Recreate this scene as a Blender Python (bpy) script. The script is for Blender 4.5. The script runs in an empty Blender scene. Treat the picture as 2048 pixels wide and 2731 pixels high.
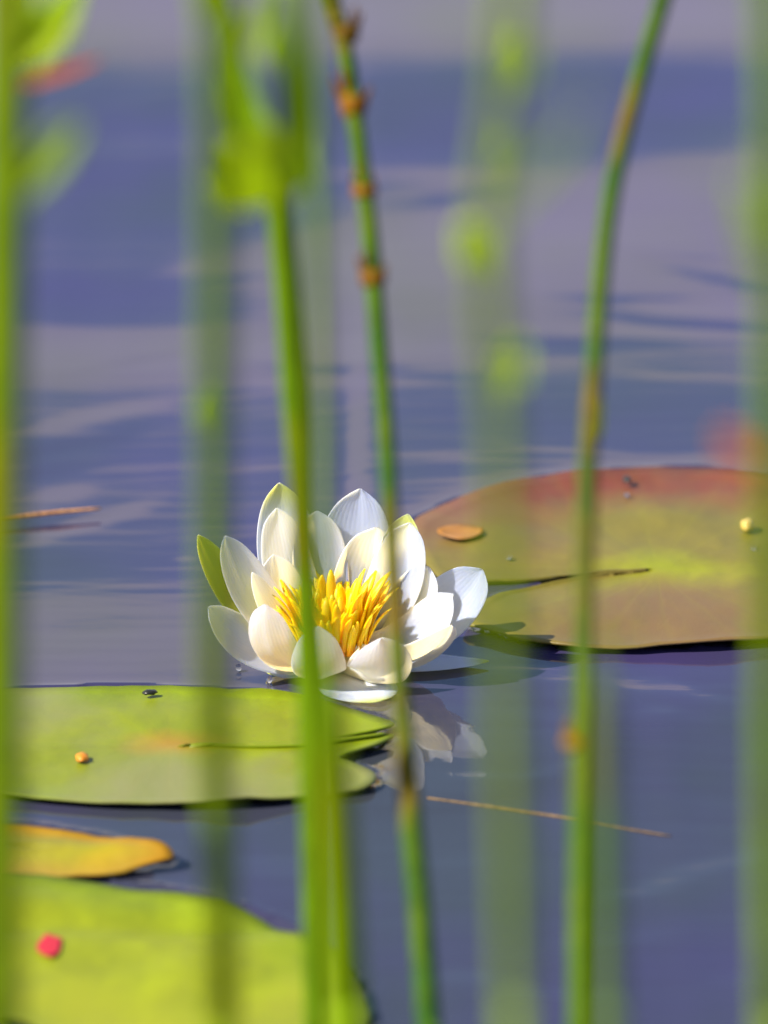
import bpy, math, random
import numpy as np
from mathutils import Vector, Matrix, noise
R = math.radians
S = bpy.context.scene
COL = S.collection
rnd = random.Random(7)

# ---------------------------------------------------------------- camera
TH = R(17.5)                       # the lens looks down on the pond by this much
D0 = 3.0                           # metres from lens to the flower plane
PXM = 6580.0                       # photo pixels per metre at that distance
W0, H0 = 2048.0, 2731.0
FWD = Vector((0, math.cos(TH), -math.sin(TH)))
RIGHT = Vector((1, 0, 0))
UP = Vector((0, math.sin(TH), math.cos(TH)))
FLX, FLY = 890.0, 1795.0           # where the flower's base sits in the photograph
_off = RIGHT * ((FLX - W0 / 2) / PXM) + UP * (-(FLY - H0 / 2) / PXM)
CAM = -(FWD * D0 + _off)           # the flower's base is the world origin (water level)
cam_d = bpy.data.cameras.new('camera'); cam = bpy.data.objects.new('camera', cam_d)
COL.objects.link(cam); S.camera = cam
cam.location = CAM
cam.rotation_euler = (math.pi / 2 - TH, 0, 0)
cam_d.sensor_fit = 'VERTICAL'; cam_d.sensor_height = 36; cam_d.sensor_width = 27
cam_d.lens = 36 * D0 / (H0 / PXM)
cam_d.clip_start = 0.05; cam_d.clip_end = 3000
cam_d.dof.use_dof = True
cam_d.dof.focus_distance = D0 + 0.0
cam_d.dof.aperture_fstop = (cam_d.lens / 1000) / 0.036

# ---------------------------------------------------------------- light
SUN_TO = Vector((-0.70, -0.22, 0.68)).normalized()
sun_d = bpy.data.lights.new('sun', 'SUN'); sun = bpy.data.objects.new('sun', sun_d); COL.objects.link(sun)
sun_d.energy = 5.0; sun_d.angle = R(0.5); sun_d.color = (1.0, 0.915, 0.775)
sun.rotation_euler = SUN_TO.to_track_quat('Z', 'Y').to_euler()
world = bpy.data.worlds.new('World'); S.world = world; world.use_nodes = True
nt = world.node_tree; nt.nodes.clear()
def N(t, typ, **kw):
    n = t.nodes.new(typ)
    for k, v in kw.items():
        if k.startswith('i_'): n.inputs[k[2:].replace('_', ' ')].default_value = v
        else: setattr(n, k, v)
    return n
L = lambda t, a, b: t.links.new(a, b)
def math_n(t, op, a, b=None, clamp=False):
    n = t.nodes.new('ShaderNodeMath'); n.operation = op; n.use_clamp = clamp
    for i, v in enumerate((a, b)):
        if v is None: continue
        if isinstance(v, (int, float)): n.inputs[i].default_value = v
        else: t.links.new(v, n.inputs[i])
    return n.outputs[0]
def ramp(t, fac, stops, mode='LINEAR'):
    n = t.nodes.new('ShaderNodeValToRGB'); cr = n.color_ramp; cr.interpolation = mode
    while len(cr.elements) < len(stops): cr.elements.new(0.5)
    for e, (p, c) in zip(cr.elements, stops): e.position = p; e.color = tuple(c) + (1,) * (4 - len(c))
    t.links.new(fac, n.inputs[0]); return n.outputs[0]
def mixc(t, fac, a, b, blend='MIX'):
    n = t.nodes.new('ShaderNodeMix'); n.data_type = 'RGBA'; n.blend_type = blend
    for i, v in ((0, fac), (6, a), (7, b)):
        if isinstance(v, (int, float)): n.inputs[i].default_value = v
        elif isinstance(v, tuple): n.inputs[i].default_value = v + (1,) * (4 - len(v))
        else: t.links.new(v, n.inputs[i])
    return n.outputs[2]
sky = N(nt, 'ShaderNodeTexSky', sky_type='NISHITA', sun_disc=False)
sky.sun_elevation = math.asin(SUN_TO.z); sky.sun_rotation = math.atan2(SUN_TO.x, SUN_TO.y)
sky.air_density = 1.0; sky.dust_density = 0.6; sky.ozone_density = 2.5
tc = N(nt, 'ShaderNodeTexCoord')
sep = N(nt, 'ShaderNodeSeparateXYZ'); L(nt, tc.outputs['Generated'], sep.inputs[0])
mp = N(nt, 'ShaderNodeMapping'); mp.inputs['Scale'].default_value = (2.2, 2.2, 5.0); L(nt, tc.outputs['Generated'], mp.inputs[0])
no = N(nt, 'ShaderNodeTexNoise', i_Scale=3.0, i_Detail=5.0, i_Roughness=0.55); L(nt, mp.outputs[0], no.inputs[0])
# cloud bank lies below about 17 degrees, scattered clouds over it
zz = math_n(nt, 'ADD', sep.outputs[2], math_n(nt, 'MULTIPLY', math_n(nt, 'SUBTRACT', no.outputs[0], 0.5), 0.03))
bank = N(nt, 'ShaderNodeMapRange'); bank.interpolation_type = 'SMOOTHSTEP'
L(nt, zz, bank.inputs[0])
for i, v in ((1, 0.254), (2, 0.276), (3, 1.0), (4, 0.0)): bank.inputs[i].default_value = v
no2 = N(nt, 'ShaderNodeTexNoise', i_Scale=1.3, i_Detail=6.0, i_Roughness=0.6); L(nt, mp.outputs[0], no2.inputs[0])
scat = N(nt, 'ShaderNodeMapRange'); scat.interpolation_type = 'SMOOTHSTEP'; L(nt, no2.outputs[0], scat.inputs[0])
for i, v in ((1, 0.52), (2, 0.66), (3, 0.0), (4, 0.8)): scat.inputs[i].default_value = v
hi = N(nt, 'ShaderNodeMapRange'); L(nt, sep.outputs[2], hi.inputs[0])
for i, v in ((1, 0.42), (2, 0.55), (3, 0.0), (4, 1.0)): hi.inputs[i].default_value = v
cl = math_n(nt, 'MAXIMUM', bank.outputs[0], math_n(nt, 'MULTIPLY', scat.outputs[0], hi.outputs[0]))
CLOUD = (4.7, 4.6, 4.9)
col = mixc(nt, cl, sky.outputs[0], CLOUD)
bg = N(nt, 'ShaderNodeBackground'); bg.inputs[1].default_value = 0.092
L(nt, col, bg.inputs[0]); out = N(nt, 'ShaderNodeOutputWorld'); L(nt, bg.outputs[0], out.inputs[0])
S.view_settings.view_transform = 'Standard'; S.view_settings.look = 'None'
S.view_settings.exposure = 0.80; S.view_settings.gamma = 1.0; S.view_settings.use_curve_mapping = False
S.render.engine = 'CYCLES'
S.cycles.use_denoising = True
try: S.cycles.denoiser = 'OPENIMAGEDENOISE'
except Exception: pass
S.cycles.max_bounces = 8; S.cycles.caustics_reflective = False; S.cycles.caustics_refractive = False
S.cycles.sample_clamp_indirect = 6

# ---------------------------------------------------------------- placing helpers
def ray(px, py): return (FWD * D0 + RIGHT * ((px - W0 / 2) / PXM) - UP * ((py - H0 / 2) / PXM))
def on_plane(px, py, z=0.0):       # a point at height z seen at that pixel
    r = ray(px, py); t = (z - CAM.z) / r.z; return CAM + r * t
def at_depth(px, py, d):           # a point d metres in front of the lens
    return CAM + ray(px, py) * (d / D0)

# ---------------------------------------------------------------- object helpers
def tag(o, label=None, cat=None, group=None, kind=None):
    if label: o['label'] = label
    if cat: o['category'] = cat
    if group: o['group'] = group
    if kind: o['kind'] = kind
    return o
def empty(name, loc): o = bpy.data.objects.new(name, None); COL.objects.link(o); o.location = loc; o.empty_display_size = 0.02; return o
def mesh_obj(name, verts, faces, mat, parent=None, smooth=True, attrs=None, loc=None):
    me = bpy.data.meshes.new(name); me.from_pydata([tuple(v) for v in verts], [], faces)
    if smooth: me.polygons.foreach_set('use_smooth', [True] * len(me.polygons))
    for k, vals in (attrs or {}).items():
        a = me.attributes.new(k, 'FLOAT', 'POINT'); a.data.foreach_set('value', vals)
    me.materials.append(mat); me.update()
    o = bpy.data.objects.new(name, me); COL.objects.link(o)
    if parent: o.parent = parent
    if loc is not None: o.location = loc
    return o
def catmull(pts, n, closed=False):
    pts = [Vector(p) for p in pts]; m = len(pts); out = []
    segs = m if closed else m - 1
    g = (lambda i: pts[i % m]) if closed else (lambda i: pts[0] * 2 - pts[1] if i < 0 else (pts[-1] * 2 - pts[-2] if i >= m else pts[i]))
    for s in range(segs):
        p0, p1, p2, p3 = g(s - 1), g(s), g(s + 1), g(s + 2)
        for k in range(n):
            t = k / n
            out.append(0.5 * ((2 * p1) + (p2 - p0) * t + (2 * p0 - 5 * p1 + 4 * p2 - p3) * t * t + (3 * p1 - p0 - 3 * p2 + p3) * t ** 3))
    if not closed: out.append(pts[-1])
    return out

# ---------------------------------------------------------------- materials
def new_mat(name):
    m = bpy.data.materials.new(name); m.use_nodes = True; t = m.node_tree
    return m, t, t.nodes['Principled BSDF']
def attr(t, name): n = t.nodes.new('ShaderNodeAttribute'); n.attribute_name = name; return n.outputs['Fac']
def obj_noise(t, scale, detail=3.0, stretch=(1, 1, 1), rough=0.5, gen='Object'):
    c = t.nodes.new('ShaderNodeTexCoord'); m = t.nodes.new('ShaderNodeMapping'); m.inputs['Scale'].default_value = stretch
    t.links.new(c.outputs[gen], m.inputs[0]); n = t.nodes.new('ShaderNodeTexNoise')
    n.inputs['Scale'].default_value = scale; n.inputs['Detail'].default_value = detail; n.inputs['Roughness'].default_value = rough
    t.links.new(m.outputs[0], n.inputs[0]); return n.outputs[0]
def bump(t, h, dist, strength=1.0):
    b = t.nodes.new('ShaderNodeBump'); b.inputs['Distance'].default_value = dist; b.inputs['Strength'].default_value = strength
    t.links.new(h, b.inputs['Height']); return b.outputs[0]

def petal_mat(name, tipc, midc, basec, sss=0.004, tip_pos=0.9):
    m, t, p = new_mat(name)
    u = attr(t, 'u')
    c = ramp(t, u, [(0.0, basec), (0.35, midc), (tip_pos - 0.12, midc), (tip_pos + 0.05, tipc)])
    n = obj_noise(t, 60, 3)
    c = mixc(t, 0.25, c, mixc(t, n, c, (0.85, 0.80, 0.58)), 'MIX')
    t.links.new(c, p.inputs['Base Color'])
    p.inputs['Subsurface Weight'].default_value = 1.0
    p.inputs['Subsurface Radius'].default_value = (1.0, 0.8, 0.4)
    p.inputs['Subsurface Scale'].default_value = sss * 2.2
    p.inputs['Roughness'].default_value = 0.6
    p.inputs['Specular IOR Level'].default_value = 0.15
    w = t.nodes.new('ShaderNodeMath'); w.operation = 'SINE'
    vv = math_n(t, 'MULTIPLY', attr(t, 'v'), 42.0); t.links.new(vv, w.inputs[0])
    hgt = math_n(t, 'ADD', math_n(t, 'MULTIPLY', w.outputs[0], 0.5), n)
    t.links.new(bump(t, hgt, 0.00010, 0.5), p.inputs['Normal'])
    return m
M_PETAL = petal_mat('petal_white', (0.94, 0.895, 0.77), (0.94, 0.875, 0.69), (0.92, 0.80, 0.32))
M_PETIN = petal_mat('petal_cream', (0.94, 0.88, 0.66), (0.94, 0.84, 0.50), (0.90, 0.68, 0.12))
M_SEPAL = petal_mat('sepal_pale_with_green_tip', (0.66, 0.66, 0.06), (0.88, 0.86, 0.74), (0.7, 0.68, 0.26), 0.003, 0.91)
M_SEPGR = petal_mat('sepal_olive', (0.48, 0.50, 0.01), (0.42, 0.44, 0.03), (0.40, 0.42, 0.06), 0.002)

def stamen_mat(name, a, b):
    m, t, p = new_mat(name)
    c = ramp(t, attr(t, 'u'), [(0.0, b), (0.4, a), (1.0, tuple(min(1, x * 1.05) for x in a))])
    t.links.new(c, p.inputs['Base Color']); p.inputs['Roughness'].default_value = 0.45
    p.inputs['Subsurface Weight'].default_value = 0.8; p.inputs['Subsurface Radius'].default_value = (1, .6, .1)
    p.inputs['Subsurface Scale'].default_value = 0.002
    return m
M_STA = stamen_mat('stamen_yellow', (0.96, 0.62, 0.0), (0.94, 0.30, 0.0))
M_STB = stamen_mat('stamen_orange', (0.96, 0.36, 0.0), (0.85, 0.16, 0.0))

def pad_mat(name, inner, mid, edge, under, gloss=0.35, patch=None, vein=0.5, edge_from=0.7):
    m, t, p = new_mat(name)
    r, a = attr(t, 'r'), attr(t, 'a')
    n1 = obj_noise(t, 14, 5, (1, .55, 1), 0.6)
    rr = math_n(t, 'ADD', math_n(t, 'MULTIPLY', r, attr(t, 'e')), math_n(t, 'MULTIPLY', math_n(t, 'SUBTRACT', n1, 0.5), 0.55))
    c = ramp(t, rr, [(0.03, inner), (0.25, mid), (edge_from, mid), (1.0, edge)])
    n2 = obj_noise(t, 45, 6, (1, .5, 1), 0.65)
    c = mixc(t, 0.55, c, ramp(t, n2, [(0.3, (0.35, 0.35, 0.35)), (0.7, (0.75, 0.75, 0.75))]), 'OVERLAY')
    if patch:
        n3 = obj_noise(t, 9, 4, (1, .6, 1), 0.5)
        f = ramp(t, n3, [(0.47, (0, 0, 0)), (0.62, (1, 1, 1))])
        f2 = math_n(t, 'MULTIPLY', f, patch[1]); c = mixc(t, f2, c, patch[0])
    # radiating veins, forked
    s = math_n(t, 'MULTIPLY', math_n(t, 'ADD', a, math_n(t, 'MULTIPLY', n1, 0.035)), 2 * math.pi * 11)
    v = math_n(t, 'POWER', math_n(t, 'ABSOLUTE', math_n(t, 'COSINE', s)), 24.0)
    s2 = math_n(t, 'MULTIPLY', math_n(t, 'ADD', a, math_n(t, 'MULTIPLY', n2, 0.03)), 2 * math.pi * 23)
    v2 = math_n(t, 'MULTIPLY', math_n(t, 'POWER', math_n(t, 'ABSOLUTE', math_n(t, 'COSINE', s2)), 16.0), math_n(t, 'MULTIPLY', r, 0.7, True))
    vv = math_n(t, 'MULTIPLY', math_n(t, 'MAXIMUM', v, v2), math_n(t, 'SUBTRACT', 1.0, math_n(t, 'MULTIPLY', r, 0.55)))
    c = mixc(t, math_n(t, 'MULTIPLY', vv, vein * 0.6), c, inner)
    n4 = obj_noise(t, 260, 2)
    sp = ramp(t, n4, [(0.70, (0, 0, 0)), (0.76, (1, 1, 1))])
    c = mixc(t, math_n(t, 'MULTIPLY', sp, 0.5), c, (0.16, 0.12, 0.05))
    g = t.nodes.new('ShaderNodeNewGeometry')
    t.links.new(c, p.inputs['Base Color'])
    t.links.new(math_n(t, 'ADD', math_n(t, 'MULTIPLY', n2, 0.25), gloss), p.inputs['Roughness'])
    p.inputs['Specular IOR Level'].default_value = 0.35
    h = math_n(t, 'ADD', math_n(t, 'MULTIPLY', vv, -0.5 * vein), math_n(t, 'MULTIPLY', n2, 0.8))
    t.links.new(bump(t, h, 0.0012, 0.55), p.inputs['Normal'])
    return m
M_PADR = pad_mat('pad_olive_and_red', (0.23, 0.25, 0.004), (0.155, 0.128, 0.018), (0.150, 0.036, 0.016), (0.2, 0.05, 0.03),
                 0.34, ((0.165, 0.080, 0.045), 0.65), 0.16, 0.62)
M_PADG = pad_mat('pad_fresh_green', (0.30, 0.18, 0.01), (0.170, 0.205, 0.002), (0.16, 0.22, 0.000), (0.1, 0.1, 0.03),
                 0.32, ((0.20, 0.205, 0.07), 0.95), 0.08, 0.62)
M_PADY = pad_mat('pad_yellow_green', (0.21, 0.24, 0.000), (0.205, 0.24, 0.000), (0.15, 0.21, 0.000), (0.1, 0.1, 0.03),
                 0.42, ((0.27, 0.28, 0.01), 0.6), 0.06, 0.6)
M_LEAFY = pad_mat('leaf_yellow_brown', (0.26, 0.24, 0.006), (0.24, 0.21, 0.003), (0.33, 0.16, 0.002), (0.1, 0.1, 0.03),
                  0.4, ((0.28, 0.27, 0.05), 0.5), 0.3, 0.45)

def reed_mat(name, ga, gb, brown, amt):
    m, t, p = new_mat(name)
    n = obj_noise(t, 15, 3, (1, 1, 1)); n2 = obj_noise(t, 60, 4, (1, 1, .12))
    c = mixc(t, ramp(t, n2, [(0.35, (0, 0, 0)), (0.65, (1, 1, 1))]), ga, gb)
    f = ramp(t, n, [(0.51, (0, 0, 0)), (0.62, (1, 1, 1))])
    c = mixc(t, math_n(t, 'MULTIPLY', f, amt), c, brown)
    t.links.new(c, p.inputs['Base Color']); p.inputs['Roughness'].default_value = 0.5; p.inputs['Specular IOR Level'].default_value = 0.10
    n5 = obj_noise(t, 400, 3, (1, 1, .05)); c2 = mixc(t, 0.45, c, ramp(t, n5, [(0.35, (0.25, 0.25, 0.25)), (0.65, (0.8, 0.8, 0.8))]), 'OVERLAY'); t.links.new(c2, p.inputs['Base Color'])
    t.links.new(bump(t, math_n(t, 'ADD', n2, n5), 0.0007, 0.6), p.inputs['Normal'])
    return m
M_REEDV = reed_mat('reed_lush_green', (0.13, 0.25, 0.000), (0.17, 0.27, 0.000), (0.20, 0.14, 0.000), 0.3)
M_REED = reed_mat('reed_green', (0.020, 0.080, 0.002), (0.065, 0.115, 0.000), (0.21, 0.085, 0.006), 0.65)
M_REEDY = reed_mat('reed_yellow_green', (0.11, 0.185, 0.000), (0.14, 0.21, 0.000), (0.26, 0.17, 0.000), 0.3)
M_REEDG = reed_mat('reed_plain_green', (0.075, 0.160, 0.000), (0.105, 0.18, 0.000), (0.20, 0.11, 0.000), 0.5)
M_REEDP = reed_mat('reed_pale', (0.17, 0.27, 0.000), (0.20, 0.29, 0.000), (0.2, 0.17, 0.02), 0.2)
M_NODE = reed_mat('reed_sheath_brown', (0.12, 0.055, 0.003), (0.19, 0.080, 0.003), (0.06, 0.05, 0.003), 0.8)
M_LEAF = reed_mat('reed_leaf_green', (0.24, 0.38, 0.000), (0.30, 0.42, 0.000), (0.28, 0.34, 0.000), 0.4)
for m_ in (M_LEAF,):
    p_ = m_.node_tree.nodes['Principled BSDF']; p_.inputs['Subsurface Weight'].default_value = 1.0
    p_.inputs['Subsurface Radius'].default_value = (.8, 1, .2); p_.inputs['Subsurface Scale'].default_value = 0.003
M_RED = reed_mat('reed_sheath_red', (0.36, 0.07, 0.02), (0.42, 0.10, 0.03), (0.3, 0.1, 0.02), 0.3)
M_STRAW = reed_mat('dry_straw', (0.50, 0.22, 0.07), (0.62, 0.30, 0.10), (0.3, 0.15, 0.05), 0.4)

M_STRAWD = reed_mat('wet_straw', (0.17, 0.11, 0.05), (0.20, 0.13, 0.06), (0.12, 0.08, 0.05), 0.4)
# ================================================================= water
# outlines of the floating leaves, traced on the water plane
PAD_A = [(1100, 1440), (1113, 1385), (1209, 1341), (1271, 1320), (1394, 1283), (1549, 1261), (1703, 1252), (1857, 1247), (2024, 1262), (2200, 1315),
         (2330, 1410), (2370, 1500), (2310, 1610), (2180, 1685), (2012, 1711), (1826, 1721), (1641, 1727), (1518, 1724), (1394, 1706), (1302, 1684),
         (1236, 1664), (1302, 1603), (1394, 1569), (1530, 1542), (1640, 1530), (1728, 1521), (1640, 1526), (1555, 1532), (1419, 1541), (1302, 1545), (1170, 1540)]
PAD_B = [(0, 1843), (133, 1836), (265, 1832), (398, 1833), (564, 1840), (696, 1850), (829, 1866), (928, 1889), (995, 1913), (1050, 1938), (995, 1956),
         (928, 1968), (796, 1979), (663, 1984), (497, 1989), (663, 1991), (796, 1990), (900, 1985), (990, 1976), (1052, 1968), (1000, 1993), (905, 2024),
         (955, 2044), (998, 2070), (981, 2098), (928, 2110), (815, 2123), (663, 2138), (464, 2145), (265, 2142), (133, 2131), (0, 2115), (-120, 2080),
         (-200, 2010), (-190, 1930), (-110, 1870)]
PAD_C = [(0, 2200), (119, 2211), (265, 2237), (380, 2266), (442, 2287), (460, 2300), (440, 2308), (370, 2317), (300, 2331), (160, 2335), (0, 2330), (-160, 2320), (-300, 2270), (-160, 2215)]
PAD_D = [(-260, 2400), (-100, 2345), (20, 2336), (166, 2345), (298, 2358), (431, 2377), (564, 2401), (663, 2430), (762, 2474), (829, 2507), (905, 2552), (950, 2602),
         (975, 2662), (985, 2740), (960, 2850), (860, 2960), (640, 3040), (420, 2990), (250, 2830), (110, 2745), (0, 2712), (-200, 2700), (-330, 2600), (-350, 2480)]
F = 1.2345                      # the ripple layout below was read off at display size
# (x, y, half width, half height, tilt, amount): + reflects the cloud bank, - the blue above it
RIP = [(300, 40, 700, 62, 0, 1), (1400, 30, 500, 66, 3, 1), (1520, 60, 120, 40, -10, .4), (950, 55, 300, 70, 0, .5),
       (250, 260, 500, 110, 0, -1), (900, 220, 360, 100, 0, -.8), (1350, 220, 420, 105, -6, -1), (300, 215, 140, 14, -12, .35),
       (300, 320, 220, 26, -4, .45), (250, 440, 400, 40, 0, -.4), (1350, 450, 520, 85, -5, .9), (1000, 420, 130, 18, -8, -1), (900, 372, 220, 9, 0, .8),
       (1200, 560, 600, 70, 0, .85), (860, 640, 300, 110, 0, .7), (470, 580, 150, 12, -2, .9), (540, 612, 160, 8, 0, .6), (250, 620, 330, 60, 0, -.55),
       (1480, 560, 120, 7, 4, -.9), (1330, 640, 180, 7, 2, -.8), (1560, 600, 130, 12, 10, -1.1), (1560, 660, 180, 22, 0, .9), (1500, 690, 200, 10, 6, -1.0),
       (1400, 715, 300, 16, 3, .8), (250, 770, 560, 52, -1, 1.1), (300, 783, 130, 6, -8, -.9), (470, 745, 90, 6, 0, -.5), (800, 760, 250, 30, 0, .6), (690, 838, 230, 9, 0, 1.1),
       (220, 900, 150, 15, -11, .95), (150, 960, 160, 12, -10, -.6), (700, 800, 200, 9, 2, -.8),(1350, 870, 400, 90, 0, -.4), (1200, 800, 160, 20, 0, .3),
       (100, 1010, 90, 10, -5, -.7), (100, 1065, 70, 16, -8, .7), (180, 1130, 135, 19, -19, 1.0), (250, 1030, 260, 30, -6, .15), (80, 1215, 120, 30, 0, -.5), (395, 1211, 30, 5, 0, 1.0),
       (250, 1290, 0.1, 0.1, 0, 0), (200, 1385, 470, 90, 0, .95), (200, 1345, 110, 16, -4, -.35), (1150, 1445, 170, 42, 5, .8), (1130, 1420, 80, 4, 2, -.4), (1120, 1465, 90, 4, 3, -.5),
       (1230, 1500, 170, 9, 0, .6), (1450, 1475, 70, 17, 3, 1.1), (1530, 1492, 65, 9, 10, 1.1), (1425, 1531, 38, 6, 0, 1.1), (1150, 1543, 90, 9, 3, .7), (1100, 1600, 300, 60, 0, -.5), (1500, 1640, 250, 110, 0, -.6),
       (1030, 1672, 40, 6, -3, .7), (1150, 1668, 50, 6, -12, .7), (1000, 1750, 240, 40, 0, .1), (450, 1850, 300, 60, 0, .1), (1540, 1885, 95, 10, -12, 1.0), (1400, 1935, 70, 9, -10, .45),
       (1020, 2110, 50, 9, 0, .8), (1350, 2080, 300, 130, 0, -.35), (950, 1980, 120, 10, -4, .35), (1100, 1900, 160, 30, 0, .2), (200, 1760, 300, 26, 0, -.3), (870, 1560, 60, 10, 0, .2),
       (250, 385, 480, 48, 0, -.55), (280, 500, 420, 40, 0, -.45), (1450, 1475, 70, 15, 3, 1.4), (1535, 1494, 65, 9, 10, 1.4), (1425, 1531, 40, 7, 0, 1.6), (1300, 1460, 120, 8, 2, .6),
       (1030, 1672, 60, 9, -3, 1.5), (1155, 1664, 66, 9, -12, 1.5), (1540, 1880, 120, 17, -12, 1.9), (1400, 1930, 100, 14, -10, 1.2), (1020, 2110, 70, 16, 0, 1.6), (1250, 1760, 120, 7, 3, .5),
       (960, 1700, 110, 8, 2, .5), (1330, 2030, 150, 13, -4, 1.0), (980, 1860, 110, 12, -3, 1.0), (560, 1860, 140, 12, 2, 1.0), (1200, 2150, 120, 14, 3, .9), (1580, 2120, 90, 14, -5, .9), (1180, 1580, 120, 7, 2, .7), (500, 1790, 110, 7, 0, .6), (590, 1880, 90, 8, 3, .6), (1560, 1740, 80, 8, 4, .6),
       (560, 1000, 120, 9, -4, .5), (930, 980, 120, 8, 2, .5), (1180, 960, 160, 8, 3, .6), (1480, 820, 170, 9, 4, .5), (1230, 740, 200, 8, 2, -.7)]

def spaced(dense_a, dense_b, step, lo, hi, g=1.16):
    mid = list(np.arange(dense_a, dense_b, step)); s = step; x = mid[-1]; hiS = []
    while x < hi: s *= g; x += s; hiS.append(x)
    s = step; x = mid[0]; loS = []
    while x > lo: s *= g; x -= s; loS.append(x)
    return np.array(loS[::-1] + mid + hiS)
xs = spaced(-0.24, 0.30, 0.0026, -400, 400); ys = spaced(-0.72, 1.75, 0.0036, -400, 900)
X, Y = np.meshgrid(xs, ys)
# pixel of each water point
dx, dy, dz = X - CAM.x, Y - CAM.y, -CAM.z
dep = dy * FWD.y + dz * FWD.z; dep = np.where(np.abs(dep) < 1e-3, 1e-3, dep)
PX = W0 / 2 + dx / dep * D0 * PXM
PY = H0 / 2 - (dy * UP.y + dz * UP.z) / dep * D0 * PXM
depang = np.degrees(np.arctan2(CAM.z, np.maximum(dy, 0.3)))
np.random.seed(5)
def smooth_noise(x, y, seed, octs=4):
    out = np.zeros_like(x); r = np.random.RandomState(seed)
    for k in range(22):
        f = r.uniform(0.5, 3.2) ** 1.6; a = r.uniform(-0.35, 0.35); ph = r.uniform(0, 6.28)
        out += np.sin((x * math.sin(a) * 0.8 + y * math.cos(a)) * f * 6.28 + ph + 1.3 * np.sin(x * f * 2.1 + ph * 3 + y * .7)) / (f ** 0.6)
    return out / 4.0
def poly_dist(poly):
    d = np.full(X.shape, 9.0); P = [on_plane(*p) for p in poly]; ins = np.zeros(X.shape, bool)
    for a, b in zip(P, P[1:] + P[:1]):
        ex, ey = b.x - a.x, b.y - a.y; tt = np.clip(((X - a.x) * ex + (Y - a.y) * ey) / (ex * ex + ey * ey + 1e-12), 0, 1)
        d = np.minimum(d, np.hypot(X - a.x - tt * ex, Y - a.y - tt * ey))
        cond = ((a.y > Y) != (b.y > Y)) & (X < (b.x - a.x) * (Y - a.y) / (b.y - a.y + 1e-12) + a.x); ins ^= cond
    return np.where(ins, -d, d)
PD = np.minimum.reduce([poly_dist(p) for p in (PAD_A, PAD_B, PAD_C, PAD_D)])
FD = np.hypot((X - 0.015) / 0.95, (Y + 0.08) / 0.95) - 0.085
k = np.clip(np.minimum(PD / 0.035, FD / 0.04), 0, 1); k = k * k * (3 - 2 * k)
H = np.zeros_like(X)
for pass_ in range(3):                            # the second and third pass allow for the height of the swell itself
    dzz = dz + H; dep = dy * FWD.y + dzz * FWD.z; dep = np.where(np.abs(dep) < 1e-3, 1e-3, dep)
    PX = W0 / 2 + dx / dep * D0 * PXM
    PY = H0 / 2 - (dy * UP.y + dzz * UP.z) / dep * D0 * PXM
    # wobble the layout so that its shapes are not clean ellipses
    wx = smooth_noise(X * 6, Y * 3, 3) * 26; wy = smooth_noise(X * 4.5, Y * 3.4, 9) * 9
    lum = np.zeros_like(X)
    inside = (PY > -500) & (PY < 3400) & (PX > -900) & (PX < 3000) & (dep > 0.5)
    DX, DY = PX / F + wx, PY / F + wy
    for (cx, cy, hw, hh, tl, am) in RIP:
        if not am: continue
        c, s = math.cos(R(tl)), math.sin(R(tl))
        u = ((DX - cx) * c + (DY - cy) * s) / hw; v = (-(DX - cx) * s + (DY - cy) * c) / hh
        q = u * u + v * v
        lum += am * np.where(q < 9, np.exp(-np.clip(q, 0, 9) ** 1.7 * 0.75), 0)
    fade = np.clip(1 - np.maximum(np.maximum((-PX - 200) / 700, (PX - 2250) / 700), np.maximum((-PY - 150) / 300, (PY - 2850) / 400)), 0, 1) * inside
    free = smooth_noise(X * 1.1, Y * 2.6, 21) * 0.55 + smooth_noise(X * 5, Y * 12, 22) * 0.25
    lum = lum * fade + free * (1 - 0.80 * fade)
    el_t = 16.2 + 0.4 * (depang - 16) - 3.2 * np.clip(lum, -1.15, 1.25)
    calm = np.clip(np.abs(depang - 17.5) / 30, 0, 1)
    slope = np.tan(np.radians((el_t - depang) / 2)) * np.where(np.abs(depang - 17.5) < 8, 1, 0)
    slope = np.where(dep > 0.5, slope, 0)
    far = np.clip(1 - np.maximum(np.abs(X) / 3.5, np.abs(Y - 0.5) / 4), 0, 1); slope = slope * np.clip(far * 3, 0, 1)
    # least-squares heights whose slopes follow the layout, held level under the pads and round the flower
    sj = np.diff(ys)[:, None]; kk = 0.5 * (k[1:] + k[:-1]); wj = (0.12 + 0.88 * kk) / sj; gj = 0.5 * (slope[1:] + slope[:-1]) * (0.12 + 0.88 * kk)
    cell = np.minimum(np.gradient(ys), 5.0)[:, None]
    lam = cell * (1 / 1.6 ** 2 + (1 - k) ** 2 * 1500.0 + (np.abs(Y - 0.5) > 1.6) * 30.0 + np.clip(np.abs(X) - 1.2, 0, 5) * 20)
    A_ = lam.copy(); A_[:-1] += wj; A_[1:] += wj; B_ = np.zeros_like(X); B_[:-1] -= gj; B_[1:] += gj
    for j in range(1, len(ys)):                       # tridiagonal solve, all columns at once
        m_ = wj[j - 1] / A_[j - 1]; A_[j] -= m_ * wj[j - 1]; B_[j] += m_ * B_[j - 1]
    H = np.zeros_like(X); H[-1] = B_[-1] / A_[-1]
    for j in range(len(ys) - 2, -1, -1): H[j] = (B_[j] + wj[j] * H[j + 1]) / A_[j]
H += 0.00004 * smooth_noise(X * 9, Y * 26, 40) * np.clip(far * 3, 0, 1)
H = np.where(PD < 0, -0.0020, H + 0.0013 * np.exp(-np.maximum(PD, 0) / 0.0035))   # the water climbs a little at the leaf edges
def wz(px, py):                    # water height under a pixel of the photograph
    q_ = on_plane(px, py, 0); return float(H[min(np.searchsorted(ys, q_.y), len(ys) - 1), min(np.searchsorted(xs, q_.x), len(xs) - 1)])
nx, ny = len(xs), len(ys)
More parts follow.
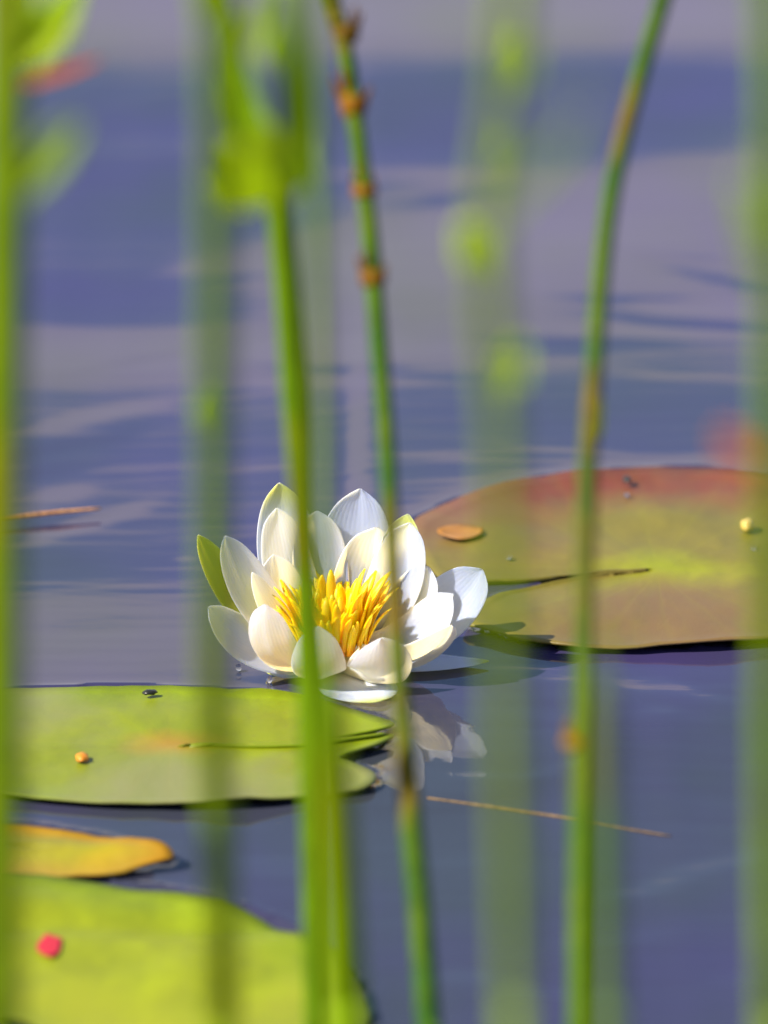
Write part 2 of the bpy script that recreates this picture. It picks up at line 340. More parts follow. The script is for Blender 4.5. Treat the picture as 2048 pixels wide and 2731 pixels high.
me = bpy.data.meshes.new('water'); me.vertices.add(nx * ny)
co = np.stack([X, Y, H], -1).reshape(-1).astype(np.float32); me.vertices.foreach_set('co', co)
ii = (np.arange(ny - 1)[:, None] * nx + np.arange(nx - 1)[None]).reshape(-1)
q = np.stack([ii, ii + 1, ii + 1 + nx, ii + nx], -1).reshape(-1).astype(np.int32)
me.loops.add(len(q)); me.loops.foreach_set('vertex_index', q)
me.polygons.add(len(ii)); me.polygons.foreach_set('loop_start', np.arange(0, len(q), 4, dtype=np.int32)); me.polygons.foreach_set('loop_total', np.full(len(ii), 4, dtype=np.int32))
me.polygons.foreach_set('use_smooth', np.ones(len(ii), bool)); me.update(calc_edges=True); me.validate()
M_WATER, t, p = new_mat('pond_water')
nb = obj_noise(t, 4.2, 4, (1, .6, 1), 0.5)
bc = ramp(t, nb, [(0.35, (0.040, 0.028, 0.108)), (0.62, (0.033, 0.038, 0.052))])  # grey-green patches in the body colour stand in for mirrored reeds
t.links.new(bc, p.inputs['Base Color']); p.inputs['Roughness'].default_value = 0.03; p.inputs['IOR'].default_value = 1.333
nf = obj_noise(t, 70, 4, (.35, 1.3, 1), 0.6); ng = obj_noise(t, 9, 2, (1, 1, 1))
t.links.new(bump(t, math_n(t, 'MULTIPLY', nf, math_n(t, 'MULTIPLY', ng, 1.4)), 0.0006, 0.12), p.inputs['Normal'])
me.materials.append(M_WATER)
water = bpy.data.objects.new('water', me); COL.objects.link(water)
tag(water, 'rippled blue violet pond water reflecting pale clouds', None, None, 'structure')

# ================================================================= floating leaves
def pad(name, poly, centre, mat, label, cat, group=None, z=0.0028, sub=3, rings=14, lift=0.002, seed=0, creases=(), edge_up=None, far_red=False, thick=0.0011):
    c = on_plane(centre[0], centre[1], z)
    out = catmull([on_plane(px, py, z) for px, py in poly], sub, True)
    for q_ in out:                 # nibbled, slightly uneven rim
        w_ = noise.noise(Vector((q_.x * 95, q_.y * 95, seed))) * .0011 + max(0, noise.noise(Vector((q_.x * 40, q_.y * 40, seed + 20))) - .45) * -.012
        dq = (q_ - c); dq.z = 0; q_ += dq.normalized() * w_ * min(1, dq.length / .05)
    n = len(out); verts = [Vector((0, 0, 0))]; rad = [0.0]; ang = [0.0]; eg = [1.0]
    a0 = None; per = [math.atan2(o.y - c.y, o.x - c.x) for o in out]
    for rI in range(1, rings + 1):
        t_ = (rI / rings) ** 0.85
        for i_, o in enumerate(out):
            v = (o - c) * t_
            q_ = c + v
            nz = noise.noise(Vector((q_.x * 22, q_.y * 22, seed))) * lift + noise.noise(Vector((q_.x * 70, q_.y * 60, seed + 4))) * lift * 0.35 * t_
            e = max(0, t_ - 0.93) / 0.07
            wob = noise.noise(Vector((math.cos(per[i_]) * 3, math.sin(per[i_]) * 3, seed + 9)))
            v.z = nz + (0.0010 + 0.0016 * max(0, wob)) * e * e
            for (l0, l1, dep_, wd) in creases:
                A = on_plane(*l0) - c; B = on_plane(*l1) - c; AB = (B - A); ab = AB.length_squared
                tt = max(0, min(1, (v - A).dot(AB) / ab)); dd = ((v - A - AB * tt).xy).length
                v.z += dep_ * math.exp(-(dd / wd) ** 2)
            if edge_up: v.z += edge_up(q_, t_)
            verts.append(v); rad.append(t_); eg.append(1.0 if not far_red else max(.55, min(1.2, .28 + 1.0 * math.sin(per[i_]) + (.25 if math.cos(per[i_]) > .5 else 0)))); ang.append((per[i_] + math.pi) / (2 * math.pi))
    faces = [(0, 1 + i_, 1 + (i_ + 1) % n) for i_ in range(n)]
    for rI in range(rings - 1):
        b0 = 1 + rI * n
        for i_ in range(n):
            j_ = (i_ + 1) % n; faces.append((b0 + i_, b0 + n + i_, b0 + n + j_, b0 + j_))
    o = mesh_obj(name, verts, faces, mat, None, True, {'r': rad, 'a': ang, 'e': eg}, c)
    for poly_ in o.data.polygons: pass
    if o.data.polygons[0].normal.z < 0: o.data.flip_normals()
    md = o.modifiers.new('thickness', 'SOLIDIFY'); md.thickness = thick; md.offset = -1
    tag(o, label, cat, group)
    return o
PADG = 'lily pads floating around the flower'
padA = pad('lily_pad', PAD_A, (1752, 1519), M_PADR, 'large olive lily pad with a red rim and open notch, right of the flower', 'lily pad', PADG, seed=1, lift=0.0020, far_red=True)
padB = pad('lily_pad', PAD_B, (455, 1989), M_PADG, 'green lily pad with a long slit, left in front of the flower', 'lily pad', PADG, seed=2, lift=0.0018)
padC = pad('lily_pad', PAD_C, (60, 2270), M_LEAFY, 'narrow yellow brown leaf tongue floating between two green pads at the left edge', 'lily pad', PADG, seed=3, lift=0.003, rings=10,
           creases=[((-100, 2290), (430, 2300), 0.003, 0.012)])
padD = pad('lily_pad', PAD_D, (180, 2600), M_PADY, 'broad bright yellow green lily pad with a red spot, at the bottom left', 'lily pad', PADG, seed=4, lift=0.0022, z=0.0032,
           creases=[((-200, 2480), (780, 2478), -0.004, 0.012)])

# ---- small things lying on the pads and the water
def blob(name, px, py, z, sx, sy, sz, mat, label, cat, group=None, seed=0, seg=14, parent=None, tilt=0.0):
    c = on_plane(px, py, z); vs = []; fs = []
    for i_ in range(1, seg // 2):
        th = math.pi * i_ / (seg // 2)
        for j_ in range(seg):
            ph = 2 * math.pi * j_ / seg; d = Vector((math.sin(th) * math.cos(ph), math.sin(th) * math.sin(ph), math.cos(th)))
            k_ = 1 + 0.4 * noise.noise(d * 1.7 + Vector((seed, 0, 0)))
            vs.append(Vector((d.x * sx, d.y * sy, d.z * sz)) * k_)
    R_ = seg // 2 - 1
    for i_ in range(R_ - 1):
        for j_ in range(seg): fs.append((i_ * seg + j_, (i_ + 1) * seg + j_, (i_ + 1) * seg + (j_ + 1) % seg, i_ * seg + (j_ + 1) % seg))
    vs.append(Vector((0, 0, sz))); vs.append(Vector((0, 0, -sz)))
    for j_ in range(seg): fs.append((len(vs) - 2, j_, (j_ + 1) % seg)); fs.append((len(vs) - 1, (R_ - 1) * seg + (j_ + 1) % seg, (R_ - 1) * seg + j_))
    o = mesh_obj(name, vs, fs, mat, parent, True, None, c); o.rotation_euler.z = tilt
    if label: tag(o, label, cat, group)
    return o
def plain(name, colr, rough=0.5, **kw):
    m, t, p = new_mat(name)
    n = obj_noise(t, 300, 3); c = mixc(t, math_n(t, 'MULTIPLY', n, 0.5), tuple(colr), tuple(x * 0.5 for x in colr))
    t.links.new(c, p.inputs['Base Color']); p.inputs['Roughness'].default_value = rough
    for k_, v_ in kw.items(): p.inputs[k_.replace('_', ' ')].default_value = v_
    return m
M_ORANGE = plain('seed_orange', (0.75, 0.26, 0.01)); M_DARK = plain('insect_dark', (0.02, 0.02, 0.015), 0.3)
M_GOLD = plain('seed_gold', (0.7, 0.5, 0.12), 0.25); M_REDSPOT = plain('decayed_spot_red', (0.50, 0.012, 0.035), 0.8)
M_BROWN = plain('dead_leaf_brown', (0.38, 0.17, 0.035), 0.5)
M_PINK = plain('fallen_petal_pink', (0.27, 0.20, 0.11), 0.4)
M_DROP, t, p = new_mat('water_drop'); p.inputs['Base Color'].default_value = (1, 1, 1, 1); p.inputs['Roughness'].default_value = 0.0
p.inputs['Transmission Weight'].default_value = 1.0; p.inputs['IOR'].default_value = 1.333
PZ = 0.0034
blob('seed', 218, 2020, PZ + .0008, .0026, .0040, .0013, M_ORANGE, 'orange seed lying on the left green pad below its slit', 'seed', seed=1)
blob('insect', 400, 1846, PZ + .0012, .0030, .0022, .0010, M_DARK, 'small dark insect sitting on the far edge of the left green pad', 'insect', seed=2, tilt=.4)
blob('seed', 1994, 1400, PZ + .0025, .0034, .0050, .0022, M_GOLD, 'shiny golden seed husk near the right edge of the olive pad', 'seed', seed=3)
blob('insect', 1672, 1279, PZ + .0012, .0018, .0040, .0010, M_DARK, 'tiny dark fly by the red far rim of the olive pad', 'insect', seed=4)
# red decayed patch is part of the bottom pad
rs = blob('decayed_spot', 133, 2546, 0, .0042, .0115, .00012, M_REDSPOT, None, None, seed=5)
rs.location = rs.location + Vector((0, 0, .0040)) - padD.location; rs.parent = padD; rs['label'] = 'round crimson decayed spot'
def mini_leaf(name, px, py, z, ln, wd, rot, mat, label, cat, curl=0.002, seed=0, group=None, parent=None):
    c = on_plane(px, py, z); vs = []; fs = []; nu, nv = 10, 5
    for i_ in range(nu + 1):
        u = i_ / nu; w = math.sin(math.pi * (0.04 + 0.92 * u)) ** 0.8 * wd / 2
        for j_ in range(nv):
            v = j_ / (nv - 1) * 2 - 1
            vs.append(Vector(((u - .5) * ln, v * w, curl * v * v + curl * 0.6 * (2 * u - 1) ** 2 + 0.0004 * noise.noise(Vector((u * 5, v * 2, seed))))))
    for i_ in range(nu):
        for j_ in range(nv - 1): a = i_ * nv + j_; fs.append((a, a + nv, a + nv + 1, a + 1))
    rr_ = Matrix.Rotation(rot, 3, 'Z'); vs = [rr_ @ v for v in vs]
    o = mesh_obj(name, vs, fs, mat, parent, True, {'r': [0.5] * len(vs), 'a': [0.2] * len(vs), 'e': [1.0] * len(vs)}, c)
    md = o.modifiers.new('thickness', 'SOLIDIFY'); md.thickness = 0.0006
    if label: tag(o, label, cat, group)
    return o
mini_leaf('fallen_leaf', 1230, 1424, PZ + .0006, .0195, .020, .05, M_BROWN, 'small brown oval leaf lying on the olive pad beside the flower', 'leaf', .0012, 1)
drop_spots = [(1672, 1318, 'bead of water below the dark fly on the olive pad'), (1357, 1486, 'bead of water on the far lobe of the olive pad, left of the reed'),
              (2012, 1462, 'bead of water under the golden husk on the olive pad')]
for i_, (px, py, lb) in enumerate(drop_spots):
    blob('water_drop', px, py, PZ + .0006, .0011, .0015, .0009, M_DROP, lb, 'water drop', 'water drops on the pads and the pond', seed=i_)
for i_, (px, py, lb) in enumerate([(636, 1780, 'glinting drop on the dark water under the left petals'), (719, 1812, 'glinting drop above the left pad, nearest the flower base'), (721, 1836, 'lowest glinting drop at the rim of the left pad, by the flower base')]):
    blob('water_drop', px, py, .0012, .0011, .0015, .0016, M_DROP, lb, 'water drop', 'water drops on the pads and the pond', seed=i_ + 7)

def tube(name, pts, radii, mat, parent=None, seg=10, sub=5, loc=None):
    P = catmull(pts, sub); Rr = []
    for i_ in range(len(pts) - 1):
        for k_ in range(sub): Rr.append(radii[i_] + (radii[i_ + 1] - radii[i_]) * k_ / sub)
    Rr.append(radii[-1]); vs = []; fs = []; base = P[0] if loc is None else loc
    ref = Vector((0, 1, 0)) if abs((P[-1] - P[0]).normalized().y) < .8 else Vector((0, 0, 1))
    for i_, p_ in enumerate(P):
        tg = (P[min(i_ + 1, len(P) - 1)] - P[max(i_ - 1, 0)]).normalized(); a = tg.cross(ref).normalized(); b = tg.cross(a)
        for j_ in range(seg):
            th = 2 * math.pi * j_ / seg; vs.append(p_ - base + (a * math.cos(th) + b * math.sin(th)) * Rr[i_])
    for i_ in range(len(P) - 1):
        for j_ in range(seg): fs.append((i_ * seg + j_, (i_ + 1) * seg + j_, (i_ + 1) * seg + (j_ + 1) % seg, i_ * seg + (j_ + 1) % seg))
    fs.append(tuple(range(seg))); fs.append(tuple(range((len(P) - 1) * seg, len(P) * seg))[::-1])
    return mesh_obj(name, vs, fs, mat, parent, True, None, base if parent is None else None)
s1 = tube('straw', [*[on_plane(a, b, wz(a, b) + .003) for a, b in ((-60, 1390), (60, 1377), (160, 1366), (268, 1356))]], [.0010, .0010, .0009, .0005], M_STRAW, seg=8)
tag(s1, 'thin dry orange straw floating on open water at the left edge', 'straw', 'dry straws on the water')
s2 = tube('straw', [*[on_plane(a, b, wz(a, b) + .0001) for a, b in ((1140, 2128), (1330, 2155), (1500, 2180), (1640, 2205), (1790, 2230))]], [.0004, .0006, .0006, .0005, .0003], M_STRAWD, seg=8)
tag(s2, 'long dry straw floating slantwise on the water in front of the flower', 'straw', 'dry straws on the water')

# ================================================================= the water lily
CM = 0.01
fl = empty('water_lily', (0, 0, 0)); tag(fl, 'open white water lily with a golden heart, floating at the middle', 'water lily')
def scr(zx, zy, y):                # point in the flower, read off its enlarged view, y metres behind the flower's axis
    px, py = 480 + zx * .5184, 1250 + zy * .5183
    sx, sv = (px - FLX) / PXM, -(py - FLY) / PXM
    k_ = 1 + y * math.cos(TH) / D0
    return Vector((sx * k_, y, (sv - y * math.sin(TH)) / math.cos(TH) * 1.0))
def petal(name, tip, y, width, mat, out=0.6, dz=-0.6, k=0.5, cup=0.22, um=.52, w0=.62, base_r=.7, base_z=.7, sharp=.55, roll=0.0, lean=0.0, label=None, minz=.0022, seed=0, bx=None):
    T = scr(tip[0], tip[1], y * CM)
    az = Vector((T.x, T.y, 0)); az = az.normalized() if az.length > 1e-6 else Vector((0, -1, 0))
    if bx is not None: az_b = Vector(bx + (0,)).normalized()
    else: az_b = az
    B = az_b * base_r * CM + Vector((0, 0, base_z * CM))
    C = (B + T) / 2 + az * out * CM + Vector((0, 0, dz * CM))
    camdir = -FWD
    nu, nv = 18, 11; vs = []; us = []; vv = []
    for i_ in range(nu + 1):
        u = i_ / nu
        if u < um:
            w = w0 + (1 - w0) * math.sin(u / um * math.pi / 2) ** 1.1
        else: w = max(0.0, 1 - ((u - um) / (1 - um)) ** 2) ** sharp
        w = max(w, 0.02)
        p_ = B * (1 - u) ** 2 + C * 2 * u * (1 - u) + T * u * u
        tg = ((C - B) * (1 - u) + (T - C) * u).normalized()
        nin = (-az * 1.0 + Vector((0, 0, .55)))
        sgn = 1 if True else -1
        nn = nin.normalized() * (1 - k) + camdir * k * (1 if az.y > -0.35 else -1)
        nn = (nn - tg * nn.dot(tg)); nn = nn.normalized() if nn.length > 1e-5 else Vector((0, 0, 1))
        if roll: nn = Matrix.Rotation(roll, 3, tg) @ nn
        wd = tg.cross(nn).normalized()
        for j_ in range(nv):
            v = j_ / (nv - 1) * 2 - 1; W = 1.24 * width * .00788 * CM / 2 * w
            wave = 0.055 * width * .00788 * CM * noise.noise(Vector((u * 3.2, v * 1.6, seed * 3.1))) * u
            q_ = p_ + wd * (v * W) + nn * (cup * W * v * v + wave) + nn * (0.05 * W * math.exp(-(v / .16) ** 2) * -1)
            q_.z = max(q_.z, minz); vs.append(q_); us.append(u); vv.append(v)
    fs = []
    for i_ in range(nu):
        for j_ in range(nv - 1): a = i_ * nv + j_; fs.append((a, a + 1, a + nv + 1, a + nv))
    o = mesh_obj(name, vs, fs, mat, fl, True, {'u': us, 'v': vv})
    md = o.modifiers.new('thickness', 'SOLIDIFY'); md.thickness = 0.00045; md.offset = 0
    ms = o.modifiers.new('smooth', 'SUBSURF'); ms.levels = 1; ms.render_levels = 1
    if label: o['label'] = label
    return o
# back row
petal('sepal', (510, 70), 3.2, 285, M_SEPAL, .9, -1.0, .8, .20, .55, seed=1, label='tall pale sepal with yellow green tip at the back')
petal('petal', (498, 200), 2.6, 215, M_PETAL, .7, -.9, .8, .22, .60, sharp=.44, seed=2)
petal('petal', (480, 440), 1.6, 200, M_PETIN, .5, -.9, .8, .24, .60, sharp=.44, seed=3)
petal('petal', (925, 100), 3.4, 330, M_PETAL, .6, -.8, .85, .18, .58, seed=4)
petal('petal', (705, 215), 2.8, 235, M_PETAL, .5, -.6, .9, .2, .62, sharp=.44, seed=5)
petal('petal', (1010, 300), 2.4, 290, M_PETIN, .6, -.7, .8, .22, .58, sharp=.44, seed=6)
petal('sepal', (1172, 230), 2.2, 210, M_SEPAL, .9, -1.1, .6, .25, .6, sharp=.44, seed=7, label='right sepal with ragged yellow green tip')
petal('petal', (1180, 275), 1.5, 250, M_PETAL, 1.1, -1.0, .55, .25, .62, sharp=.44, seed=8)
petal('petal', (1275, 500), .9, 250, M_PETAL, 1.0, -1.2, .55, .26, .6, sharp=.45, seed=9)
# left
petal('sepal', (95, 338), .9, 190, M_SEPGR, .9, -1.2, .55, .28, .5, sharp=.6, seed=10, label='olive yellow sepal at the far left')
petal('petal', (235, 343), .5, 215, M_PETAL, .8, -1.0, .6, .26, .56, sharp=.55, seed=11)
petal('petal', (372, 530), -.3, 150, M_PETIN, .5, -.8, .5, .3, .5, sharp=.6, seed=12)
petal('petal', (150, 705), -1.3, 235, M_PETAL, 1.2, -1.1, .5, .24, .55, sharp=.55, seed=13)
# right
petal('petal', (1550, 515), .9, 280, M_PETAL, 1.2, -1.0, .6, .25, .6, sharp=.44, seed=14)
petal('petal', (1400, 640), -.9, 250, M_PETAL, 1.2, -1.2, .5, .28, .6, sharp=.44, seed=15)
petal('petal', (1395, 800), -2.0, 250, M_PETAL, 1.5, -1.3, .35, .25, .6, sharp=.55, seed=16)
petal('sepal', (1592, 998), .9, 200, M_SEPAL, .2, -.2, .1, .05, .45, sharp=.8, base_z=.3, seed=17, label='pale sepal lying flat on the water with green tip')
# front
petal('petal', (445, 690), -2.9, 215, M_PETAL, 1.8, -1.7, .45, .26, .62, sharp=.44, seed=18)
petal('petal', (715, 800), -3.2, 230, M_PETAL, 2.2, -1.9, .45, .24, .62, sharp=.44, seed=19)
petal('petal', (1040, 860), -3.0, 290, M_PETAL, 2.2, -1.8, .45, .22, .6, sharp=.44, seed=20)
petal('sepal', (1010, 1190), -4.3, 330, M_SEPAL, .0, -.4, .0, .05, .5, sharp=.6, base_z=.2, seed=21, label='pale sepal lying on the water at the front')
petal('sepal', (440, 1052), -.5, 200, M_SEPAL, .0, -.5, .0, .06, .5, sharp=.6, base_z=.2, seed=22, label='pale sepal under the left petals')

# heart: disc and stamens
def disc():
    vs = []; fs = []; n_ = 20
    prof = [(0, 1.3), (.3, 1.35), (.6, 1.3), (.8, 1.1), (.8, .5)]
    for (r_, z_) in prof[1:]:
        for j_ in range(n_):
            a = 2 * math.pi * j_ / n_; rr_ = r_ * (1 + .04 * math.cos(a * 10)); vs.append(Vector((rr_ * math.cos(a), rr_ * math.sin(a), z_)) * CM)
    for i_ in range(len(prof) - 2):
        for j_ in range(n_): fs.append((i_ * n_ + j_, (i_ + 1) * n_ + j_, (i_ + 1) * n_ + (j_ + 1) % n_, i_ * n_ + (j_ + 1) % n_))
    vs.append(Vector((0, 0, .013))); fs += [(len(vs) - 1, j_, (j_ + 1) % n_) for j_ in range(n_)]
    return mesh_obj('pistil', vs, fs, M_STB, fl, True, {'u': [.3] * len(vs)})
disc()
def stamen_mesh(kind):
    ln, wd, curl, bend = kind; vs = []; us = []; fs = []; n_ = 9; seg = 6
    for i_ in range(n_ + 1):
        u = i_ / n_; w = wd * (0.75 + 0.35 * math.sin(u * 2.6)) * (1 if u < .8 else max(.12, (1 - u) / .2 + .1) ** .6)
        ang_ = bend * u + curl * max(0, u - .55) * 1.6
        # profile in the local XZ plane, growing outwards (+X) and up
        if i_ == 0: x_, z_ = 0.0, 0.0
        else: x_ += ln / n_ * math.sin(ang_); z_ += ln / n_ * math.cos(ang_)
        for j_ in range(seg):
            th = 2 * math.pi * j_ / seg
            vs.append(Vector((x_ + .32 * w * math.cos(th) * math.cos(ang_), w * math.sin(th), z_ - .32 * w * math.cos(th) * math.sin(ang_)))); us.append(u)
    for i_ in range(n_):
        for j_ in range(seg): fs.append((i_ * seg + j_, i_ * seg + (j_ + 1) % seg, (i_ + 1) * seg + (j_ + 1) % seg, (i_ + 1) * seg + j_))
    fs.append(tuple(range(n_ * seg, (n_ + 1) * seg)))
    return vs, fs, us
protos = []
for kd, mt in (((.028, .0021, .3, .45), M_STA), ((.022, .0019, -1.3, .60), M_STA), ((.018, .0017, -2.2, .5), M_STB), ((.024, .0020, -.4, .62), M_STA), ((.014, .0015, -2.4, .3), M_STB)):
    vs, fs, us = stamen_mesh(kd); o = mesh_obj('stamen', vs, fs, mt, fl, True, {'u': us}); protos.append(o)
used = set()
def add_stamen(kind, az, r_, tilt, sc, z_):
    pr = protos[kind]
    if kind in used: o = pr.copy(); COL.objects.link(o)
    else: o = pr; used.add(kind)
    o.parent = fl; o.location = (r_ * math.cos(az), r_ * math.sin(az), z_)
    o.rotation_euler = (Matrix.Rotation(az, 3, 'Z') @ Matrix.Rotation(tilt, 3, 'Y')).to_euler(); o.scale = (sc,) * 3
for ring, (cnt, r_, tl, kinds, z_) in enumerate([(34, .0130, .36, (0, 3), .011), (30, .0120, .28, (0, 0, 3), .013), (30, .0105, .14, (0, 1, 3), .014), (24, .0088, -.02, (0, 1, 2), .014), (15, .0065, -.2, (2, 4), .014)]):
    for i_ in range(cnt):
        az = 2 * math.pi * (i_ + rnd.uniform(-.3, .3)) / cnt
        front = max(0, -math.sin(az))
        add_stamen(rnd.choice(kinds), az, r_ * rnd.uniform(.9, 1.1), tl + rnd.uniform(-.22, .22) - .25 * front - .20 * max(0, math.cos(az)), rnd.uniform(.66, 1.12) * (1 - .12 * front), z_)

# ================================================================= reeds in front of the flower
def blade(name, pts, widths, face, mat, parent, base, fold=.25, thick=.0006):
    P = catmull(pts, 5); Wd = []
    for i_ in range(len(pts) - 1):
        for k_ in range(5): Wd.append(widths[i_] + (widths[i_ + 1] - widths[i_]) * k_ / 5)
    Wd.append(widths[-1]); vs = []; fs = []; nv = 5
    for i_, p_ in enumerate(P):
        tg = (P[min(i_ + 1, len(P) - 1)] - P[max(i_ - 1, 0)]).normalized(); w_ = tg.cross(face).normalized(); nn = w_.cross(tg)
        for j_ in range(nv):
            v = j_ / (nv - 1) * 2 - 1; vs.append(p_ - base + w_ * v * Wd[i_] / 2 + nn * abs(v) * Wd[i_] * fold)
    for i_ in range(len(P) - 1):
        for j_ in range(nv - 1): a = i_ * nv + j_; fs.append((a, a + 1, a + nv + 1, a + nv))
    o = mesh_obj(name, vs, fs, mat, parent, True)
    md = o.modifiers.new('thickness', 'SOLIDIFY'); md.thickness = thick
    return o
def reed(path, d0, d1, rad, mat, label, nodes=(), leaves=(), top=True, slim=None, grp='reeds in front of the flower'):
    """path: photo pixels from top to bottom; d0/d1: metres from the lens at the top/bottom of the picture."""
    def P(px, py): return at_depth(px, py, d0 + (d1 - d0) * max(0, min(1, py / H0)))
    pts = [P(*q_) for q_ in path][::-1]                       # bottom to top
    dirn = (pts[0] - pts[1]).normalized(); low = pts[0]
    if low.z > -0.03:
        n_ = max(1, int((low.z + .04) / .12)); tgt = low + Vector((dirn.x / max(.3, -dirn.z), 0, -1)) * (low.z + .04)
        pts = [tgt.lerp(low, i_ / n_) for i_ in range(n_)] + pts
    k0 = len(pts)
    if top:
        du = (pts[-1] - pts[-2]).normalized(); pts += [pts[-1] + du * .10, pts[-1] + du * .22 + Vector((.004, 0, 0)), pts[-1] + du * .36 + Vector((.012, 0, -.004))]
    base = pts[0].copy(); base.z = 0
    root = empty('reed', base); tag(root, label, 'reed', grp)
    hts = [p_.z for p_ in pts]; zt = max(hts); rad = rad if isinstance(rad, (int, float)) else rad
    rr_ = [rad * (1.12 - .35 * max(0, p_.z) / max(zt, .01)) for p_ in pts]
    if slim:                       # (photo row, factor) pairs: stalk width, narrowed to imitate the bright flower's glare bleeding over it
        for i_, p_ in enumerate(pts):
            v_ = p_ - CAM; row = H0 / 2 - v_.dot(UP) / v_.dot(FWD) * D0 * PXM; rr_[i_] *= float(np.interp(row, [a for a, b in slim], [b for a, b in slim]))
    if top: rr_[-1] = rad * .12; rr_[-2] = rad * .5
    st = tube('stem', pts, rr_, mat, root, 12, 6, loc=base)
    for (px, py, side, sz) in nodes:
        # brown sheath ring with a few short teeth
        c = P(px, py); r0 = rad * 1.0
        a_, b_ = c + Vector((0, 0, -.004 * sz)), c + Vector((0, 0, .005 * sz))
        nd = tube('node_sheath', [a_, (a_ + b_) / 2, b_], [r0 * 1.05, r0 * 1.5, r0 * 1.12], M_NODE, root, 10, 3, loc=base)
        for k_ in range(3):
            sd = side * (1, .6, -.8)[k_]; tip = b_ + Vector((sd * .0075 * sz, rnd.uniform(-.003, .003), (.006, .010, .004)[k_] * sz))
            blade('sheath_tooth', [c + Vector((sd * .001, 0, 0)), (c + tip) / 2 + Vector((sd * .001, 0, -.001)), tip], [.003 * sz, .0026 * sz, .0006], Vector((0, -1, .2)), M_NODE, root, base, thick=.0004)
    for lf in leaves:
        pp, ww, dd, mt = lf[:4]; nm = lf[4] if len(lf) > 4 else 'leaf'
        q_ = [at_depth(px, py, dd) for px, py in pp]
        blade(nm, q_, [w_ / PXM * dd / D0 for w_ in ww], Vector((0, -1, .35)), mt, root, base)
    return root
def dp(l): return [(x * F, y * F) for x, y in l]
reed(dp([(708, -40), (722, 20), (745, 110), (772, 290), (798, 500), (820, 760), (838, 1000), (850, 1250), (866, 1500), (886, 1750), (906, 1960), (926, 2212), (935, 2300)]), 2.54, 2.42, .0032, M_REED,
     'slim reed with brown whorls at its joints, crossing right of the flower heart', slim=[(1000, 1.0), (1350, .88), (1750, .88), (2200, 1.15)],
     nodes=[(748 * F, 75 * F, 1, .7), (764 * F, 235 * F, -1, .95), (787 * F, 415 * F, -1, .55), (806 * F, 605 * F, -1, .7)])
reed(dp([(1442, -40), (1425, 20), (1372, 200), (1324, 400), (1298, 600), (1284, 800), (1270, 1000), (1262, 1300), (1258, 1500), (1252, 1750), (1248, 2212), (1247, 2300)]), 2.46, 2.34, .0031, M_REED,
     'bent reed leaning right at its top, standing before the olive pad',
     nodes=[(1242 * F, 1605 * F, -1, .45)], leaves=[(dp([(1268, 985), (1288, 930), (1300, 860)]), [12, 34, 6], 2.48, M_REEDY, 'sheath')])
reed(dp([(600, 400), (606, 470), (622, 640), (636, 850), (646, 1050), (652, 1250), (660, 1480), (670, 1750), (682, 2212), (686, 2300)]), 2.40, 2.44, .0056, M_REEDG,
     'thick green reed with leafy crown and forked branches, crossing left of the flower heart', top=False, slim=[(1000, 1.0), (1400, .56), (1750, .56), (2050, .62)],
     leaves=[(dp([(596, 430), (560, 330), (515, 190), (485, 60), (470, -60)]), [40, 90, 90, 80, 60], 2.12, M_REEDV),
             (dp([(598, 435), (540, 395), (490, 360), (440, 335)]), [40, 130, 150, 40], 2.08, M_LEAF),
             (dp([(590, 425), (530, 420), (480, 405), (430, 400)]), [40, 100, 100, 20], 2.10, M_LEAF),
             (dp([(600, 435), (645, 370), (660, 280), (668, 190)]), [40, 80, 76, 16], 2.10, M_LEAF),
             (dp([(600, 435), (600, 380), (580, 320), (570, 260)]), [40, 120, 110, 20], 2.10, M_REEDV),
             (dp([(604, 430), (632, 260), (618, 100), (606, -50)]), [24, 80, 80, 40], 2.0, M_REEDV),
             (dp([(620, 170), (606, 110), (596, 50)]), [30, 100, 30], 2.06, M_LEAF),
             (dp([(520, 230), (480, 190), (455, 130)]), [20, 70, 16], 2.02, M_LEAF),
             (dp([(500, 130), (540, 70), (560, -10)]), [20, 60, 24], 2.0, M_REEDP),
             (dp([(470, 60), (440, 10), (430, -40)]), [20, 60, 24], 2.0, M_REEDP)])
reed(dp([(672, -50), (680, 300), (690, 700), (694, 1000), (698, 1400), (712, 1600), (730, 1850), (748, 2212), (752, 2300)]), 2.02, 2.14, .0042, M_REEDV,
     'soft green reed slanting in front of the flower, just right of the thick one', slim=[(1000, .5), (1750, .7), (2000, 1.25)])
reed(dp([(470, -50), (468, 400), (464, 1000), (462, 1500), (472, 1800), (480, 2212), (482, 2300)]), 1.80, 2.02, .0040, M_REEDV,
     'blurred reed with a single bud, standing before the left side of the flower',
     leaves=[(dp([(458, 950), (450, 890), (448, 830)]), [20, 84, 16], 2.1, M_LEAF, 'bud')])
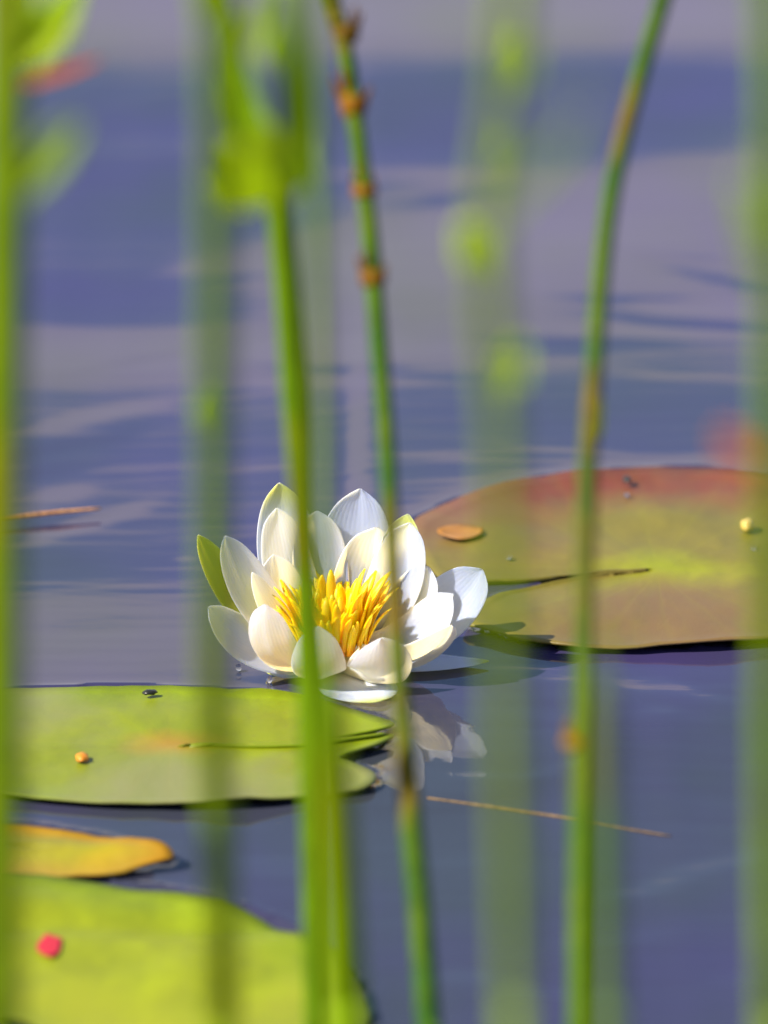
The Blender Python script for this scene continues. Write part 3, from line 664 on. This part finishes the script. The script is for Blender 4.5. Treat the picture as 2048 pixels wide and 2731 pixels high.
reed(dp([(12, -50), (8, 400), (2, 800), (-4, 1200), (-4, 1700), (-12, 2212), (-14, 2300)]), 1.95, 1.95, .0066, M_REEDY,
     'bright yellow green reed with broad leaves, along the left edge',
     leaves=[(dp([(15, 150), (60, 110), (110, 60), (170, -40)]), [40, 130, 120, 40], 2.12, M_LEAF),
             (dp([(10, 150), (30, 60), (40, 0), (60, -80)]), [30, 120, 110, 40], 2.05, M_LEAF),
             (dp([(40, 430), (85, 370), (130, 310), (170, 270)]), [20, 90, 90, 20], 1.85, M_REEDP),
             (dp([(45, 190), (90, 172), (150, 155), (215, 130)]), [10, 26, 26, 6], 2.25, M_RED)])
reed(dp([(1110, -50), (1090, 200), (1060, 420), (1060, 640), (1080, 900), (1090, 1200), (1095, 1600), (1105, 1900), (1112, 2212), (1114, 2300)]), 1.62, 1.75, .0030, M_REEDP,
     'faint blurred reed with scattered small leaves, between flower and bent reed',
     leaves=[(dp([(1085, 170), (1100, 110), (1115, 60)]), [20, 95, 20], 1.88, M_LEAF), (dp([(1090, 210), (1130, 150), (1150, 90)]), [20, 60, 10], 1.8, M_REEDP), (dp([(1055, 370), (1072, 310), (1085, 260)]), [20, 80, 14], 1.85, M_LEAF),
             (dp([(1000, 480), (1030, 545), (1075, 600)]), [24, 110, 40], 1.95, M_LEAF), (dp([(1080, 870), (1105, 800), (1125, 740)]), [16, 85, 14], 1.86, M_LEAF),
             (dp([(1060, 480), (1150, 380), (1220, 300), (1260, 200)]), [16, 40, 36, 10], 1.6, M_REEDP)])
reed(dp([(1288, 1480), (1292, 1700), (1300, 1950), (1306, 2212), (1308, 2300)]), 1.72, 1.80, .0042, M_REEDG,
     'short blurred reed just right of the foot of the bent reed', top=False,
     leaves=[(dp([(1289, 1500), (1280, 1420), (1276, 1330)]), [38, 22, 4], 1.75, M_REEDG)])
reed(dp([(1668, -50), (1672, 400), (1672, 800), (1668, 1200), (1664, 1700), (1666, 2212), (1668, 2300)]), 1.78, 1.92, .0038, M_REEDV,
     'blurred green reed with a reddish sheath, along the right edge',
     leaves=[(dp([(1640, 1010), (1590, 970), (1560, 930)]), [50, 70, 20], 1.8, M_RED, 'sheath'), (dp([(1655, 620), (1630, 500), (1600, 380)]), [20, 60, 14], 1.7, M_REEDP)])
